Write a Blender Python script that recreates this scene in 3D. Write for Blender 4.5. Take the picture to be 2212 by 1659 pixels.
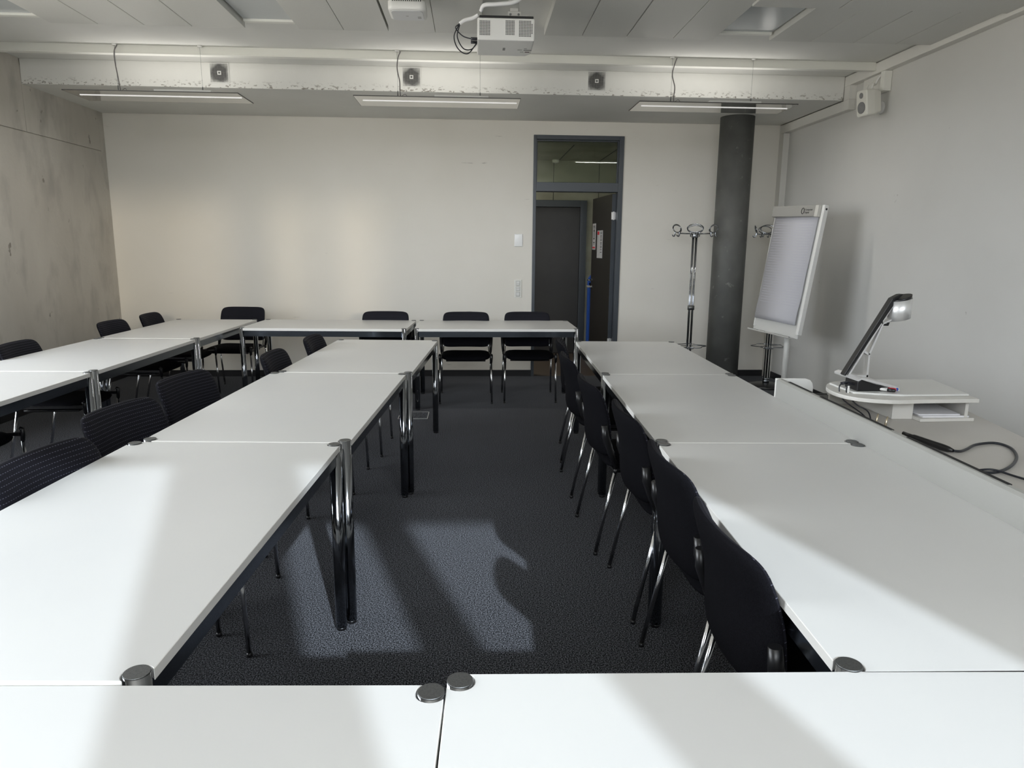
import bpy, bmesh, math, random
from mathutils import Vector, Matrix
random.seed(7)
for o in list(bpy.data.objects): bpy.data.objects.remove(o)
SC = bpy.context.scene
COL = SC.collection
PI = math.pi

# ------------------------------------------------------------------ camera
cam = bpy.data.cameras.new('camera'); cam.sensor_width = 36.0; cam.lens = 1534/2212*36
cam.clip_start = .02; cam.clip_end = 200
camo = bpy.data.objects.new('camera', cam); COL.objects.link(camo)
R = [[0.99852043, -0.00169108, 0.0543515], [-0.05368962, -0.18917341, 0.98047481], [0.00862379, -0.98194224, -0.1889843]]
camo.matrix_world = Matrix(((R[0][0], -R[0][1], -R[0][2], 0), (R[1][0], -R[1][1], -R[1][2], 0), (R[2][0], -R[2][1], -R[2][2], 1.48), (0, 0, 0, 1)))
SC.camera = camo

# ------------------------------------------------------------------ light and exposure
SC.view_settings.view_transform = 'Standard'; SC.view_settings.look = 'None'
SC.view_settings.gamma = 1; SC.view_settings.use_curve_mapping = False
SC.view_settings.exposure = 0.0
SC.cycles.use_denoising = True
SC.cycles.max_bounces = 12; SC.cycles.diffuse_bounces = 8; SC.cycles.glossy_bounces = 6
SC.cycles.caustics_reflective = False; SC.cycles.caustics_refractive = False
SC.cycles.sample_clamp_indirect = 6
w = bpy.data.worlds.new('sky'); SC.world = w; w.use_nodes = True
nt = w.node_tree; bg = nt.nodes['Background']
tc = nt.nodes.new('ShaderNodeTexCoord'); sp = nt.nodes.new('ShaderNodeSeparateXYZ'); mr = nt.nodes.new('ShaderNodeMapRange'); mx = nt.nodes.new('ShaderNodeMix'); mx.data_type = 'RGBA'
mr.inputs['From Min'].default_value = -.05; mr.inputs['From Max'].default_value = .05
nt.links.new(tc.outputs['Generated'], sp.inputs[0]); nt.links.new(sp.outputs['Z'], mr.inputs['Value']); nt.links.new(mr.outputs[0], mx.inputs['Factor'])
mx.inputs['A'].default_value = (.48, .46, .42, 1); mx.inputs['B'].default_value = (.90, .95, 1.0, 1)
nt.links.new(mx.outputs['Result'], bg.inputs['Color']); bg.inputs['Strength'].default_value = 12.5
def sun(name, az_dx, elev, strength, color, angle):
    l = bpy.data.lights.new(name, 'SUN'); l.energy = strength; l.color = color; l.angle = math.radians(angle)
    o = bpy.data.objects.new(name, l); COL.objects.link(o)
    d = Vector((az_dx, 1, 0)).normalized(); d = Vector((d.x*math.cos(elev), d.y*math.cos(elev), -math.sin(elev)))
    o.rotation_euler = d.to_track_quat('-Z', 'Y').to_euler(); o.location = (6, -20, 12)
    return o
sun('sun', -.325, math.atan(1/(1.75*1.052)), 4.0, (.80, .90, 1.0), 1.0)
sun('sun_mirrored_by_facade', -.30, math.radians(6), .5, (1.0, .84, .62), 3)

# ------------------------------------------------------------------ materials
MATS = {}
def mat(name, col, rough=.5, metal=0, **k):
    if name in MATS: return MATS[name]
    m = bpy.data.materials.new(name); m.use_nodes = True; b = m.node_tree.nodes['Principled BSDF']
    b.inputs['Base Color'].default_value = (*col, 1); b.inputs['Roughness'].default_value = rough; b.inputs['Metallic'].default_value = metal
    for kk, v in k.items():
        b.inputs[kk.replace('_', ' ')].default_value = v
    MATS[name] = m; return m
def noisy(name, c1, c2, scale, rough=.6, bump=0, detail=4, stretch=(1, 1, 1), lo=.35, hi=.65, bscale=None, bdist=.002, metal=0, spec=.5):
    m = mat(name, c1, rough, metal); n = m.node_tree.nodes; l = m.node_tree.links; b = n['Principled BSDF']
    b.inputs['Specular IOR Level'].default_value = spec
    t = n.new('ShaderNodeTexCoord'); mp = n.new('ShaderNodeMapping'); mp.inputs['Scale'].default_value = stretch
    ns = n.new('ShaderNodeTexNoise'); ns.inputs['Scale'].default_value = scale; ns.inputs['Detail'].default_value = detail
    r = n.new('ShaderNodeMapRange'); r.inputs['From Min'].default_value = lo; r.inputs['From Max'].default_value = hi
    x = n.new('ShaderNodeMix'); x.data_type = 'RGBA'; x.inputs['A'].default_value = (*c1, 1); x.inputs['B'].default_value = (*c2, 1)
    l.new(t.outputs['Object'], mp.inputs[0]); l.new(mp.outputs[0], ns.inputs['Vector']); l.new(ns.outputs['Fac'], r.inputs['Value']); l.new(r.outputs[0], x.inputs['Factor']); l.new(x.outputs['Result'], b.inputs['Base Color'])
    if bump:
        n2 = n.new('ShaderNodeTexNoise'); n2.inputs['Scale'].default_value = bscale or scale*2; n2.inputs['Detail'].default_value = 3; l.new(t.outputs['Object'], n2.inputs['Vector'])
        bp = n.new('ShaderNodeBump'); bp.inputs['Strength'].default_value = bump; bp.inputs['Distance'].default_value = bdist
        l.new(n2.outputs['Fac'], bp.inputs['Height']); l.new(bp.outputs[0], b.inputs['Normal'])
    return m
def overlay(m, color, scale, lo, hi, stretch=(1, 1, 1), zmask=None, detail=6):
    """dark or light stains with a shape of their own over the base colour"""
    n = m.node_tree.nodes; l = m.node_tree.links; b = n['Principled BSDF']
    prev = b.inputs['Base Color'].links[0].from_socket if b.inputs['Base Color'].links else None
    t = n.new('ShaderNodeTexCoord'); mp = n.new('ShaderNodeMapping'); mp.inputs['Scale'].default_value = stretch
    ns = n.new('ShaderNodeTexNoise'); ns.inputs['Scale'].default_value = scale; ns.inputs['Detail'].default_value = detail
    r = n.new('ShaderNodeMapRange'); r.inputs['From Min'].default_value = lo; r.inputs['From Max'].default_value = hi
    l.new(t.outputs['Object'], mp.inputs[0]); l.new(mp.outputs[0], ns.inputs['Vector']); l.new(ns.outputs['Fac'], r.inputs['Value'])
    f = r.outputs[0]
    if zmask:
        s = n.new('ShaderNodeSeparateXYZ'); l.new(t.outputs['Object'], s.inputs[0])
        z = n.new('ShaderNodeMapRange'); z.inputs['From Min'].default_value = zmask[1]; z.inputs['From Max'].default_value = zmask[0]
        l.new(s.outputs['Z'], z.inputs['Value']); mu = n.new('ShaderNodeMath'); mu.operation = 'MULTIPLY'; l.new(f, mu.inputs[0]); l.new(z.outputs[0], mu.inputs[1]); f = mu.outputs[0]
    x = n.new('ShaderNodeMix'); x.data_type = 'RGBA'; x.inputs['B'].default_value = (*color, 1)
    if prev: l.new(prev, x.inputs['A'])
    else: x.inputs['A'].default_value = b.inputs['Base Color'].default_value
    l.new(f, x.inputs['Factor']); l.new(x.outputs['Result'], b.inputs['Base Color'])

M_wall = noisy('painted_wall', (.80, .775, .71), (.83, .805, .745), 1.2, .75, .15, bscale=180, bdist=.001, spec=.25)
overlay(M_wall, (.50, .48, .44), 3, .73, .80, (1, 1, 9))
M_wallr = noisy('painted_wall_shaded', (.62, .615, .59), (.66, .655, .63), .9, .75, .15, bscale=180, bdist=.001, spec=.25)  # wall paint darkened so its colour carries the right wall's shading
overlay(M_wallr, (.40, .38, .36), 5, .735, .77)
M_ceil = noisy('ceiling_paint', (.72, .72, .69), (.75, .75, .72), 2, .8, .1, bscale=150, bdist=.001, spec=.2)
M_beam = noisy('beam_paint', (.76, .76, .73), (.80, .80, .77), 3, .75, .3, bscale=60, spec=.25)
overlay(M_beam, (.22, .20, .17), 48, .575, .625, (.7, 1, 1.4), zmask=(2.845, 2.915))
M_panel = noisy('ceiling_panel_metal', (.62, .62, .59), (.65, .65, .62), 160, .45, .1, spec=.4)
M_recess = mat('recessed_light_glass', (.50, .53, .54), .22)
M_trunk = mat('white_trunking', (.74, .73, .69), .5)
M_rail = mat('cream_rail', (.80, .80, .75), .4)
M_conc = noisy('exposed_concrete', (.46, .435, .39), (.58, .555, .505), 1.6, .75, .5, 8, (1, 1, .45), .3, .7, bscale=25, bdist=.004, spec=.3)
overlay(M_conc, (.40, .38, .345), 5, .50, .75, (1, 1.2, .55), detail=4)
overlay(M_conc, (.26, .24, .21), 9, .70, .735, (1, 1, .7))
M_conc2 = noisy('corridor_concrete', (.24, .24, .19), (.36, .36, .29), 2.2, .8, .3, 6, (1, 1, 1.5), .3, .7)
M_column = noisy('dark_column_concrete', (.085, .087, .082), (.135, .138, .13), 5, .6, .3, 8, (1, 1, .8), .3, .75, bscale=40)
overlay(M_column, (.22, .22, .21), 14, .66, .72)
M_base = mat('black_baseboard', (.012, .012, .014), .5)
M_carpet = noisy('charcoal_carpet', (.002, .0022, .003), (.145, .15, .168), 200, .95, .4, 1, lo=.42, hi=.68, bscale=230, bdist=.006, spec=.0)
b_ = M_carpet.node_tree.nodes['Principled BSDF']; b_.inputs['Diffuse Roughness'].default_value = 1.0; b_.inputs['Sheen Weight'].default_value = .06; b_.inputs['Sheen Roughness'].default_value = .5
M_top = noisy('white_laminate', (.59, .59, .58), (.61, .61, .595), 2, .33, .05, bscale=300, bdist=.0005, spec=.45)
overlay(M_top, (.40, .38, .36), 40, .80, .83)
M_edge = mat('white_edge_band', (.80, .79, .76), .4)
M_chrome = mat('chrome', (.29, .305, .33), .09, 1)
M_chair = mat('chair_chrome', (.66, .67, .69), .16, 1)
M_chromed = mat('dark_chrome_rail', (.20, .225, .26), .18, 1)  # dark bluish reflections of the chrome put into its base colour
M_cap = noisy('brushed_steel_cap', (.15, .155, .155), (.20, .205, .205), 300, .5, metal=1)
M_bp = mat('black_plastic', (.008, .008, .009), .35)
M_fabric = noisy('black_fabric', (.003, .003, .004), (.007, .007, .009), 400, .9, .4, bscale=900, bdist=.001, spec=.06)
M_white = mat('white_plastic', (.78, .78, .76), .35)
M_grey = mat('light_grey_plastic', (.52, .52, .50), .4)
M_desk = noisy('desk_laminate', (.56, .54, .51), (.59, .57, .54), 3, .5, spec=.3)
M_desk2 = mat('desk_white_laminate', (.66, .645, .61), .5)
M_fascia = mat('fascia_grey_metal', (.38, .38, .36), .45)
M_paper = mat('white_paper', (.80, .80, .83), .8)
M_alu = mat('brushed_aluminium', (.78, .78, .78), .42, .7)
M_cable = mat('black_rubber_cable', (.012, .014, .02), .35)
M_frame = mat('anthracite_door_frame', (.055, .065, .078), .35)
M_door = noisy('dark_door_panel', (.030, .029, .030), (.042, .041, .041), 1.5, .42, spec=.4)
M_leaf = mat('open_door_leaf', (.016, .014, .014), .4)
M_mirror = mat('mirror_louvre', (.80, .79, .77), .05, 1)
M_floorc = mat('corridor_floor', (.06, .045, .035), .5)
M_red = mat('red_plastic', (.55, .02, .04), .3); M_blue = mat('blue_plastic', (.02, .09, .45), .35)
M_slot = mat('black_slot', (.01, .01, .01), .8)
M_glass = bpy.data.materials.new('window_glass'); M_glass.use_nodes = True
n = M_glass.node_tree.nodes; l = M_glass.node_tree.links; n.clear()
o_ = n.new('ShaderNodeOutputMaterial'); tr = n.new('ShaderNodeBsdfTransparent'); gl = n.new('ShaderNodeBsdfGlossy'); gl.inputs['Roughness'].default_value = .02
fr = n.new('ShaderNodeFresnel'); fr.inputs['IOR'].default_value = 1.5; ms = n.new('ShaderNodeMixShader'); tr.inputs['Color'].default_value = (.86, .90, .84, 1)
l.new(fr.outputs[0], ms.inputs[0]); l.new(tr.outputs[0], ms.inputs[1]); l.new(gl.outputs[0], ms.inputs[2]); l.new(ms.outputs[0], o_.inputs[0])

def stitched():
    """black woven fabric with horizontal rows of pale dashed stitches"""
    m = noisy('stitched_fabric', (.0035, .0035, .006), (.008, .008, .013), 300, .85, .4, bscale=700, bdist=.001, spec=.2)
    n = m.node_tree.nodes; l = m.node_tree.links; b = n['Principled BSDF']
    def math_(op, a, bb=None):
        q = n.new('ShaderNodeMath'); q.operation = op
        for i, v in enumerate((a, bb)):
            if v is None: continue
            if isinstance(v, (int, float)): q.inputs[i].default_value = v
            else: l.new(v, q.inputs[i])
        return q.outputs[0]
    t = n.new('ShaderNodeTexCoord'); s = n.new('ShaderNodeSeparateXYZ'); l.new(t.outputs['Object'], s.inputs[0])
    zz = math_('MULTIPLY', s.outputs['Z'], 1/.0145)
    row = math_('LESS_THAN', math_('FRACT', zz), .13)
    half = math_('MULTIPLY', math_('FLOOR', zz), .37)
    dash = math_('LESS_THAN', math_('FRACT', math_('ADD', math_('MULTIPLY', s.outputs['X'], 1/.011), half)), .5)
    f = math_('MULTIPLY', row, dash)
    prev = b.inputs['Base Color'].links[0].from_socket
    x = n.new('ShaderNodeMix'); x.data_type = 'RGBA'; x.inputs['B'].default_value = (.075, .075, .10, 1)
    l.new(prev, x.inputs['A']); l.new(f, x.inputs['Factor']); l.new(x.outputs['Result'], b.inputs['Base Color'])
    return m
M_stitch = stitched()

# ------------------------------------------------------------------ mesh helpers
def box(bm, x0, x1, y0, y1, z0, z1, mi=0, M=None):
    vs = [bm.verts.new(Vector(p)) for p in ((x0,y0,z0),(x1,y0,z0),(x1,y1,z0),(x0,y1,z0),(x0,y0,z1),(x1,y0,z1),(x1,y1,z1),(x0,y1,z1))]
    if M: 
        for v in vs: v.co = M @ v.co
    for f in ((0,3,2,1),(4,5,6,7),(0,1,5,4),(1,2,6,5),(2,3,7,6),(3,0,4,7)):
        bm.faces.new([vs[i] for i in f]).material_index = mi
    return vs
def rings(bm, rs, mi=0, caps=True, smooth=True):
    for a, b in zip(rs, rs[1:]):
        k = len(a)
        for i in range(k):
            f = bm.faces.new((a[i], a[(i+1) % k], b[(i+1) % k], b[i])); f.material_index = mi; f.smooth = smooth
    if caps:
        bm.faces.new(rs[0][::-1]).material_index = mi; bm.faces.new(rs[-1]).material_index = mi
def lathe(bm, prof, c=(0, 0), k=24, mi=0, smooth=True):
    rings(bm, [[bm.verts.new((c[0]+r*math.cos(2*PI*i/k), c[1]+r*math.sin(2*PI*i/k), z)) for i in range(k)] for r, z in prof], mi, True, smooth)
def tube(bm, pts, r, k=10, mi=0, closed=False, caps=True):
    pts = [Vector(p) for p in pts]; n_ = len(pts); rs = []; up = None
    rad = r if isinstance(r, (list, tuple)) else [r]*n_
    for i, p in enumerate(pts):
        if closed: t = pts[(i+1) % n_]-pts[i-1]
        else: t = pts[min(i+1, n_-1)]-pts[max(i-1, 0)]
        t.normalize()
        if up is None:
            up = Vector((0, 0, 1)) if abs(t.z) < .9 else Vector((1, 0, 0))
        u = (up-t*up.dot(t)).normalized(); v = t.cross(u); up = u
        rs.append([bm.verts.new(p+(u*math.cos(2*PI*j/k)+v*math.sin(2*PI*j/k))*rad[i]) for j in range(k)])
    if closed: rs.append(rs[0])
    rings(bm, rs, mi, caps and not closed)
def prism(bm, poly, z0, z1, mi=0, M=None, mi_side=None):
    a = [bm.verts.new((x, y, z0)) for x, y in poly]; b = [bm.verts.new((x, y, z1)) for x, y in poly]
    if M:
        for v in a+b: v.co = M @ v.co
    bm.faces.new(a[::-1]).material_index = mi; bm.faces.new(b).material_index = mi
    for i in range(len(poly)):
        j = (i+1) % len(poly); bm.faces.new((a[i], a[j], b[j], b[i])).material_index = mi if mi_side is None else mi_side
def bez(pts, k=8):
    """smooth curve through the points (Catmull-Rom)"""
    P = [Vector(p) for p in pts]; P = [2*P[0]-P[1]]+P+[2*P[-1]-P[-2]]; out = []
    for i in range(1, len(P)-2):
        for s in range(k):
            t = s/k; a, b, c, d = P[i-1:i+3]
            out.append(.5*((2*b)+(c-a)*t+(2*a-5*b+4*c-d)*t*t+(3*b-a-3*c+d)*t**3))
    out.append(P[-2]); return out
def link(name, bm, mats, parent=None, bevel=0, loc=None, rot=None, seg=2):
    bmesh.ops.recalc_face_normals(bm, faces=bm.faces[:])
    me = bpy.data.meshes.new(name); bm.to_mesh(me); bm.free()
    for m in (mats if isinstance(mats, (list, tuple)) else [mats]): me.materials.append(m)
    o = bpy.data.objects.new(name, me); COL.objects.link(o)
    if bevel:
        b = o.modifiers.new('bevel', 'BEVEL'); b.width = bevel; b.segments = seg; b.limit_method = 'ANGLE'; b.angle_limit = math.radians(40)
    if parent: o.parent = parent
    if loc: o.location = loc
    if rot: o.rotation_euler = rot
    return o
def B(name, x0, x1, y0, y1, z0, z1, m, parent=None, bevel=0):
    bm = bmesh.new(); box(bm, x0, x1, y0, y1, z0, z1); return link(name, bm, m, parent, bevel)
def tag(o, label, cat=None, group=None, kind=None):
    if label: o['label'] = label
    if cat: o['category'] = cat
    if group: o['group'] = group
    if kind: o['kind'] = kind
    return o
def thing(name, label, cat, loc=(0, 0, 0), rz=0, group=None):
    o = bpy.data.objects.new(name, None); o.empty_display_size = .05; COL.objects.link(o); o.location = loc; o.rotation_euler = (0, 0, rz)
    return tag(o, label, cat, group)
def struct(o, label): return tag(o, label, kind='structure')
def copy_tree(o, parent=None):
    c = o.copy(); COL.objects.link(c)
    if parent: c.parent = parent; c.matrix_parent_inverse = o.matrix_parent_inverse.copy()
    for ch in KIDS.get(o, []): copy_tree(ch, c)
    return c
KIDS = {}
def index_kids(root):
    KIDS.clear()
    for o in bpy.data.objects:
        if o.parent: KIDS.setdefault(o.parent, []).append(o)
def text_mesh(name, body, size, M, m, parent, extr=.0004):
    cu = bpy.data.curves.new(name, 'FONT'); cu.body = body; cu.size = size; cu.extrude = extr; cu.resolution_u = 2
    t = bpy.data.objects.new(name, cu); COL.objects.link(t); bpy.context.view_layer.update()
    me = bpy.data.meshes.new_from_object(t.evaluated_get(bpy.context.evaluated_depsgraph_get()))
    bpy.data.objects.remove(t); me.materials.clear(); me.materials.append(m); me.transform(M)
    o = bpy.data.objects.new(name, me); COL.objects.link(o); o.parent = parent; return o

# ------------------------------------------------------------------ room shell
XL, XR, YB, YF = -3.934, 3.505, 8.18, -1.50
ZC, ZB = 3.056, 2.845
struct(B('floor', XL-.2, XR+.2, YF-.2, YB, -.1, 0, M_carpet), 'charcoal speckled carpet floor')
bm = bmesh.new()
box(bm, XL-.2, .67, YB, YB+.14, -.1, 3.2); box(bm, 1.68, XR+.2, YB, YB+.14, -.1, 3.2); box(bm, .67, 1.68, YB, YB+.14, 2.695, 3.2)
struct(link('wall_back', bm, M_wall), 'off-white painted back wall around the door')
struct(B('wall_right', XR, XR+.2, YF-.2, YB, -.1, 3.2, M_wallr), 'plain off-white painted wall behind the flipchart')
LW = [(1.2, 2.53), (2.6, 3.93), (4.0, 4.6)]  # openings added out of view in the left wall to even out the light
bm = bmesh.new(); y = YF-.2
for a, b in LW:
    box(bm, XL-.2, XL-.012, y, a, -.1, 3.2); box(bm, XL-.2, XL-.012, a, b, -.1, .85); box(bm, XL-.2, XL-.012, a, b, 2.85, 3.2); y = b
box(bm, XL-.2, XL-.012, y, YB, -.1, 3.2)
cw = struct(link('wall_left', bm, M_conc), 'raw grey concrete wall with formwork joints')
for x0, y0, y1, z0, z1 in ((0, 5.7, 8.075, -.1, 2.44), (0, 5.7, 6.80, 2.446, 3.2), (0, 6.806, 8.075, 2.446, 3.0), (0, 8.08, 8.178, -.1, 3.0)):
    B('concrete_panel', XL-.014, XL, y0, y1, z0, z1, M_conc, cw, .002)
ce = struct(B('ceiling', XL-.2, XR+.2, YF-.2, YB+.14, ZC, ZC+.2, M_ceil), 'white painted ceiling slab with a low beam at the back')
bm = bmesh.new(); box(bm, XL, 3.437, 6.803, YB, ZB, ZC); bm.faces.ensure_lookup_table(); bm.faces[0].material_index = 1; link('beam', bm, [M_beam, M_ceil], ce, .004)
xs = [(-3.93, -3.61), (-3.605, -3.31), (-2.964, -2.640), (-2.635, -2.320), (-2.315, -1.990), (-1.985, -1.62), (-1.241, -.925), (-.921, -.607), (-.592, -.270), (-.267, .063), (.52, .794), (.800, 1.120), (1.128, 1.470), (1.474, 1.773)]
for a, b in xs: B('ceiling_panel', a, b, 1.2, 5.55, 3.0, ZC, M_panel, ce, .002)
for a, b in ((2.195, 2.504), (2.508, 2.833), (2.837, 3.158), (3.162, 3.436)): B('ceiling_panel', a, b, 4.70, 5.55, 3.0, ZC, M_panel, ce, .002)
B('cover_panel', 1.762, 2.318, 1.2, 4.766, 2.985, ZC, M_panel, ce, .002); B('cover_panel', 2.326, 3.436, 1.2, 4.766, 2.985, ZC, M_panel, ce, .002)
for i, (a, b, y0, nm) in enumerate(((-3.305, -2.969, 1.2, 'bluish flush ceiling light in the slot at the far left'), (-1.615, -1.246, 1.2, 'bluish flush ceiling light in the slot between panels left of the access point'), (1.778, 2.190, 4.77, 'bluish flush ceiling light in the slot at the right'))):
    t = thing('recessed_light', nm, 'ceiling light', ((a+b)/2, (y0+5.5)/2, 3.02), 0, 'flush lights in the ceiling slots')
    h = (b-a)/2-.012; L = (5.5-y0)/2
    B('diffuser', -h, h, -L, L-.045, .016, .030, M_recess, t); B('end_strip', -h, h, L-.045, L, .0, .036, M_rail, t, .002)
# trunking on the right wall
bm = bmesh.new(); box(bm, 3.437, XR, 6.70, YB, 2.750, ZB-.006); box(bm, 3.437, XR, 6.70, 6.80, 2.8395, 2.9615)
struct(link('trim_1', bm, M_trunk, None, .002), 'low white cable trunking under the beam')
struct(B('trim_2', 3.437, XR, YF, 6.803, 2.962, ZC-.008, M_trunk, None, .002), 'white cable trunking along the right wall')
tr3 = struct(B('trim_3', 3.437, XR, 8.07, YB, 1.66, 2.748, M_trunk, None, .002), 'white vertical cable duct in the back corner')
B('duct_section', 3.437, XR, 8.07, YB, 0, 1.655, M_trunk, tr3, .002)
bm = bmesh.new(); box(bm, XL, .672, YB-.012, YB, 0, .072); box(bm, 1.68, 3.437, YB-.012, YB, 0, .072)
struct(link('baseboard_back', bm, M_base), 'black skirting along the back wall')
struct(B('baseboard_right', XR-.012, XR, YF, 8.07, 0, .072, M_base), 'black skirting along the right wall')
struct(B('baseboard_left', XL, XL+.012, YF, YB-.012, 0, .072, M_base), 'black skirting along the concrete wall')
# window wall behind the viewpoint: piers between tall windows
ZH, ZS = 3.03, 1.65; WT = .05
OP = [(-1.60, -.70), (-.65, .254), (.646, 1.09), (1.312, 1.855)]
bm = bmesh.new(); x = XL-.2
for a, b in OP:
    box(bm, x, a, YF-WT, YF, 0, 3.2); box(bm, a, b, YF-WT, YF, 0, ZS); box(bm, a, b, YF-WT, YF, ZH, 3.2); x = b
box(bm, x, XR+.2, YF-WT, YF, 0, 3.2)
struct(link('wall_window', bm, M_wallr), 'window wall opposite the door')
for i, (a, b) in enumerate(OP):
    bm = bmesh.new(); f = .02
    box(bm, a-f, a, YF, YF+.02, ZS, ZH); box(bm, b, b+f, YF, YF+.02, ZS, ZH); box(bm, a-f, b+f, YF, YF+.02, ZS-f, ZS); box(bm, a-f, b+f, YF, YF+.02, ZH, ZH+.02)
    struct(link('window_%d' % (i+1), bm, M_frame), 'tall window in the window wall')
    pl = bpy.data.lights.new('window_portal', 'AREA'); pl.shape = 'RECTANGLE'; pl.size = b-a; pl.size_y = ZH-ZS; pl.cycles.is_portal = True
    po = bpy.data.objects.new('window_portal', pl); COL.objects.link(po); po.location = ((a+b)/2, YF-.06, (ZS+ZH)/2); po.rotation_euler = (PI/2, 0, 0)
    po.rotation_euler = Vector((0, 1, 0)).to_track_quat('-Z', 'Z').to_euler()

for i, (a, b) in enumerate(LW):  # frames and portals for the added side windows
    bm = bmesh.new(); f = .03
    box(bm, XL-.08, XL-.02, a, a+f, .85, 2.85); box(bm, XL-.08, XL-.02, b-f, b, .85, 2.85); box(bm, XL-.08, XL-.02, a, b, .85, .85+f); box(bm, XL-.08, XL-.02, a, b, 2.85-f, 2.85)
    struct(link('window_%d' % (i+1+len(OP)), bm, M_frame), 'added unseen side window that evens out the light')
    pl = bpy.data.lights.new('window_portal', 'AREA'); pl.shape = 'RECTANGLE'; pl.size = b-a; pl.size_y = 2.0; pl.cycles.is_portal = True
    po = bpy.data.objects.new('window_portal', pl); COL.objects.link(po); po.location = (XL-.1, (a+b)/2, 1.85); po.rotation_euler = Vector((1, 0, 0)).to_track_quat('-Z', 'Z').to_euler()

# ------------------------------------------------------------------ corridor behind the door
struct(B('floor_corridor', -1.6, 3.9, YB, 10.2, -.1, -.001, M_floorc), 'dark brown corridor floor')
struct(B('ceiling_corridor', -1.6, 3.9, YB+.14, 10.2, 2.645, 2.8, M_conc2), 'grey corridor ceiling')
for x in (.62, 1.16, 1.72): B('panel_joint', x, x+.008, YB+.3, 10, 2.640, 2.646, M_slot, bpy.data.objects['ceiling_corridor'])
bm = bmesh.new(); box(bm, -1.6, .5, 10, 10.2, -.1, 2.645); box(bm, 1.565, 3.9, 10, 10.2, -.1, 2.645); box(bm, .5, 1.565, 10, 10.2, 2.12, 2.645); box(bm, .5, 1.565, 10.105, 10.2, -.1, 2.12)
wc = struct(link('wall_corridor', bm, M_conc2), 'bare concrete corridor wall with formwork joints')
for x in (1.095, 1.72): B('formwork_joint', x, x+.006, 9.998, 10.001, 2.12 if x < 1.5 else 0, 2.645, M_slot, wc)
B('formwork_joint', -1.6, 3.9, 9.998, 10.001, 2.28, 2.286, M_slot, wc)
struct(B('wall_corridor_left', -1.7, -1.6, YB+.1, 10.2, -.1, 2.8, M_conc2), 'corridor end wall'); struct(B('wall_corridor_right', 3.9, 4.0, YB+.1, 10.2, -.1, 2.8, M_conc2), 'corridor end wall')
d2 = thing('door_2', 'closed charcoal door across the corridor', None, (1.03, 10, 0)); del d2['label']; struct(d2, 'closed charcoal door across the corridor')
bm = bmesh.new(); box(bm, -.53, -.44, -.03, .1, 0, 2.12); box(bm, .445, .535, -.03, .1, 0, 2.12); box(bm, -.44, .445, -.03, .1, 2.03, 2.12); link('door_frame', bm, M_frame, d2, .004)
B('door_leaf', -.438, .443, .0, .05, .002, 2.028, M_door, d2, .003)
t = thing('smoke_detector', 'round white smoke detector on the corridor ceiling', 'smoke detector', (1.115, 9.92, 2.645)); bm = bmesh.new(); lathe(bm, [(.045, 0), (.05, -.01), (.045, -.035), (.02, -.04)]); link('housing', bm, M_white, t); bm = bmesh.new(); lathe(bm, [(.02, -.04), (.018, -.046)]); link('sensor', bm, M_grey, t)
t = thing('folded_barrier', 'blue wrapped folded board leaning in the corridor behind the open door', 'barrier', (1.66, 9.80, 0))
B('board', -.085, .12, -.05, .05, .02, 1.02, M_blue, t, .01); bm = bmesh.new(); lathe(bm, [(.10, -.05), (.10, .05)], k=24); link('roller', bm, M_blue, t, .004, (.015, 0, 1.03), (PI/2, 0, 0)); B('band', -.09, .125, -.055, .055, .95, .975, M_grey, t); B('foot', -.1, .13, -.08, .08, 0, .02, M_bp, t)
al = bpy.data.lights.new('corridor_fill', 'AREA'); al.size = .6; al.energy = 28; al.color = (1, .97, .85); ao = bpy.data.objects.new('corridor_fill', al); COL.objects.link(ao); ao.location = (-.4, 9.1, 2.6)  # unseen area light added to brighten the corridor concrete

# ------------------------------------------------------------------ door
d1 = thing('door_1', None, None, (1.175, YB, 0)); struct(d1, 'dark grey framed doorway with a glass transom and open leaf')
bm = bmesh.new(); W_ = .505
box(bm, -W_, -W_+.035, -.012, .14, 0, 2.70); box(bm, W_-.052, W_, -.012, .14, 0, 2.70); box(bm, -W_+.035, W_-.052, -.012, .14, 2.655, 2.70); link('frame', bm, M_frame, d1, .003)
B('transom_bar', -W_+.035, W_-.052, -.010, .12, 2.098, 2.198, M_frame, d1, .003)
bm = bmesh.new(); box(bm, -W_+.035, -W_+.047, .04, .08, 2.198, 2.655); box(bm, W_-.064, W_-.052, .04, .08, 2.198, 2.655); box(bm, -W_+.047, W_-.064, .04, .08, 2.643, 2.655); link('glazing_bead', bm, M_frame, d1)
B('transom_pane', -W_+.035, W_-.052, .057, .063, 2.198, 2.655, M_glass, d1)
lf = bmesh.new(); box(lf, -.045, 0, 0, .90, .012, 2.085); leaf = link('door_leaf', lf, M_leaf, d1, .002, (.450, .075, 0), (0, 0, math.radians(4.6)))
bm = bmesh.new(); box(bm, -.045, -.0, -.004, 0, .012, 2.085); link('leaf_edge', bm, M_frame, leaf)
for z in (.35, 1.80):
    bm = bmesh.new(); box(bm, -.05, .0, -.012, -.002, z, z+.085); box(bm, -.034, -.018, -.02, -.01, z-.005, z+.09); link('hinge', bm, M_alu, leaf, .003)
for z in (.99, 1.08):
    bm = bmesh.new(); lathe(bm, [(.022, 0), (.022, .006)], k=16); link('handle_rose', bm, M_chrome, leaf, 0, (-.045, .84, z), (0, -PI/2, 0))
bm = bmesh.new(); tube(bm, [(-.045, .84, 1.08), (-.095, .84, 1.08), (-.10, .83, 1.08), (-.10, .72, 1.08)], .009); link('handle', bm, M_chrome, leaf)
bm = bmesh.new(); tube(bm, [(-.045, .84, .99), (-.07, .84, .99)], .012); link('lock_cylinder', bm, M_chrome, leaf)
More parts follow.
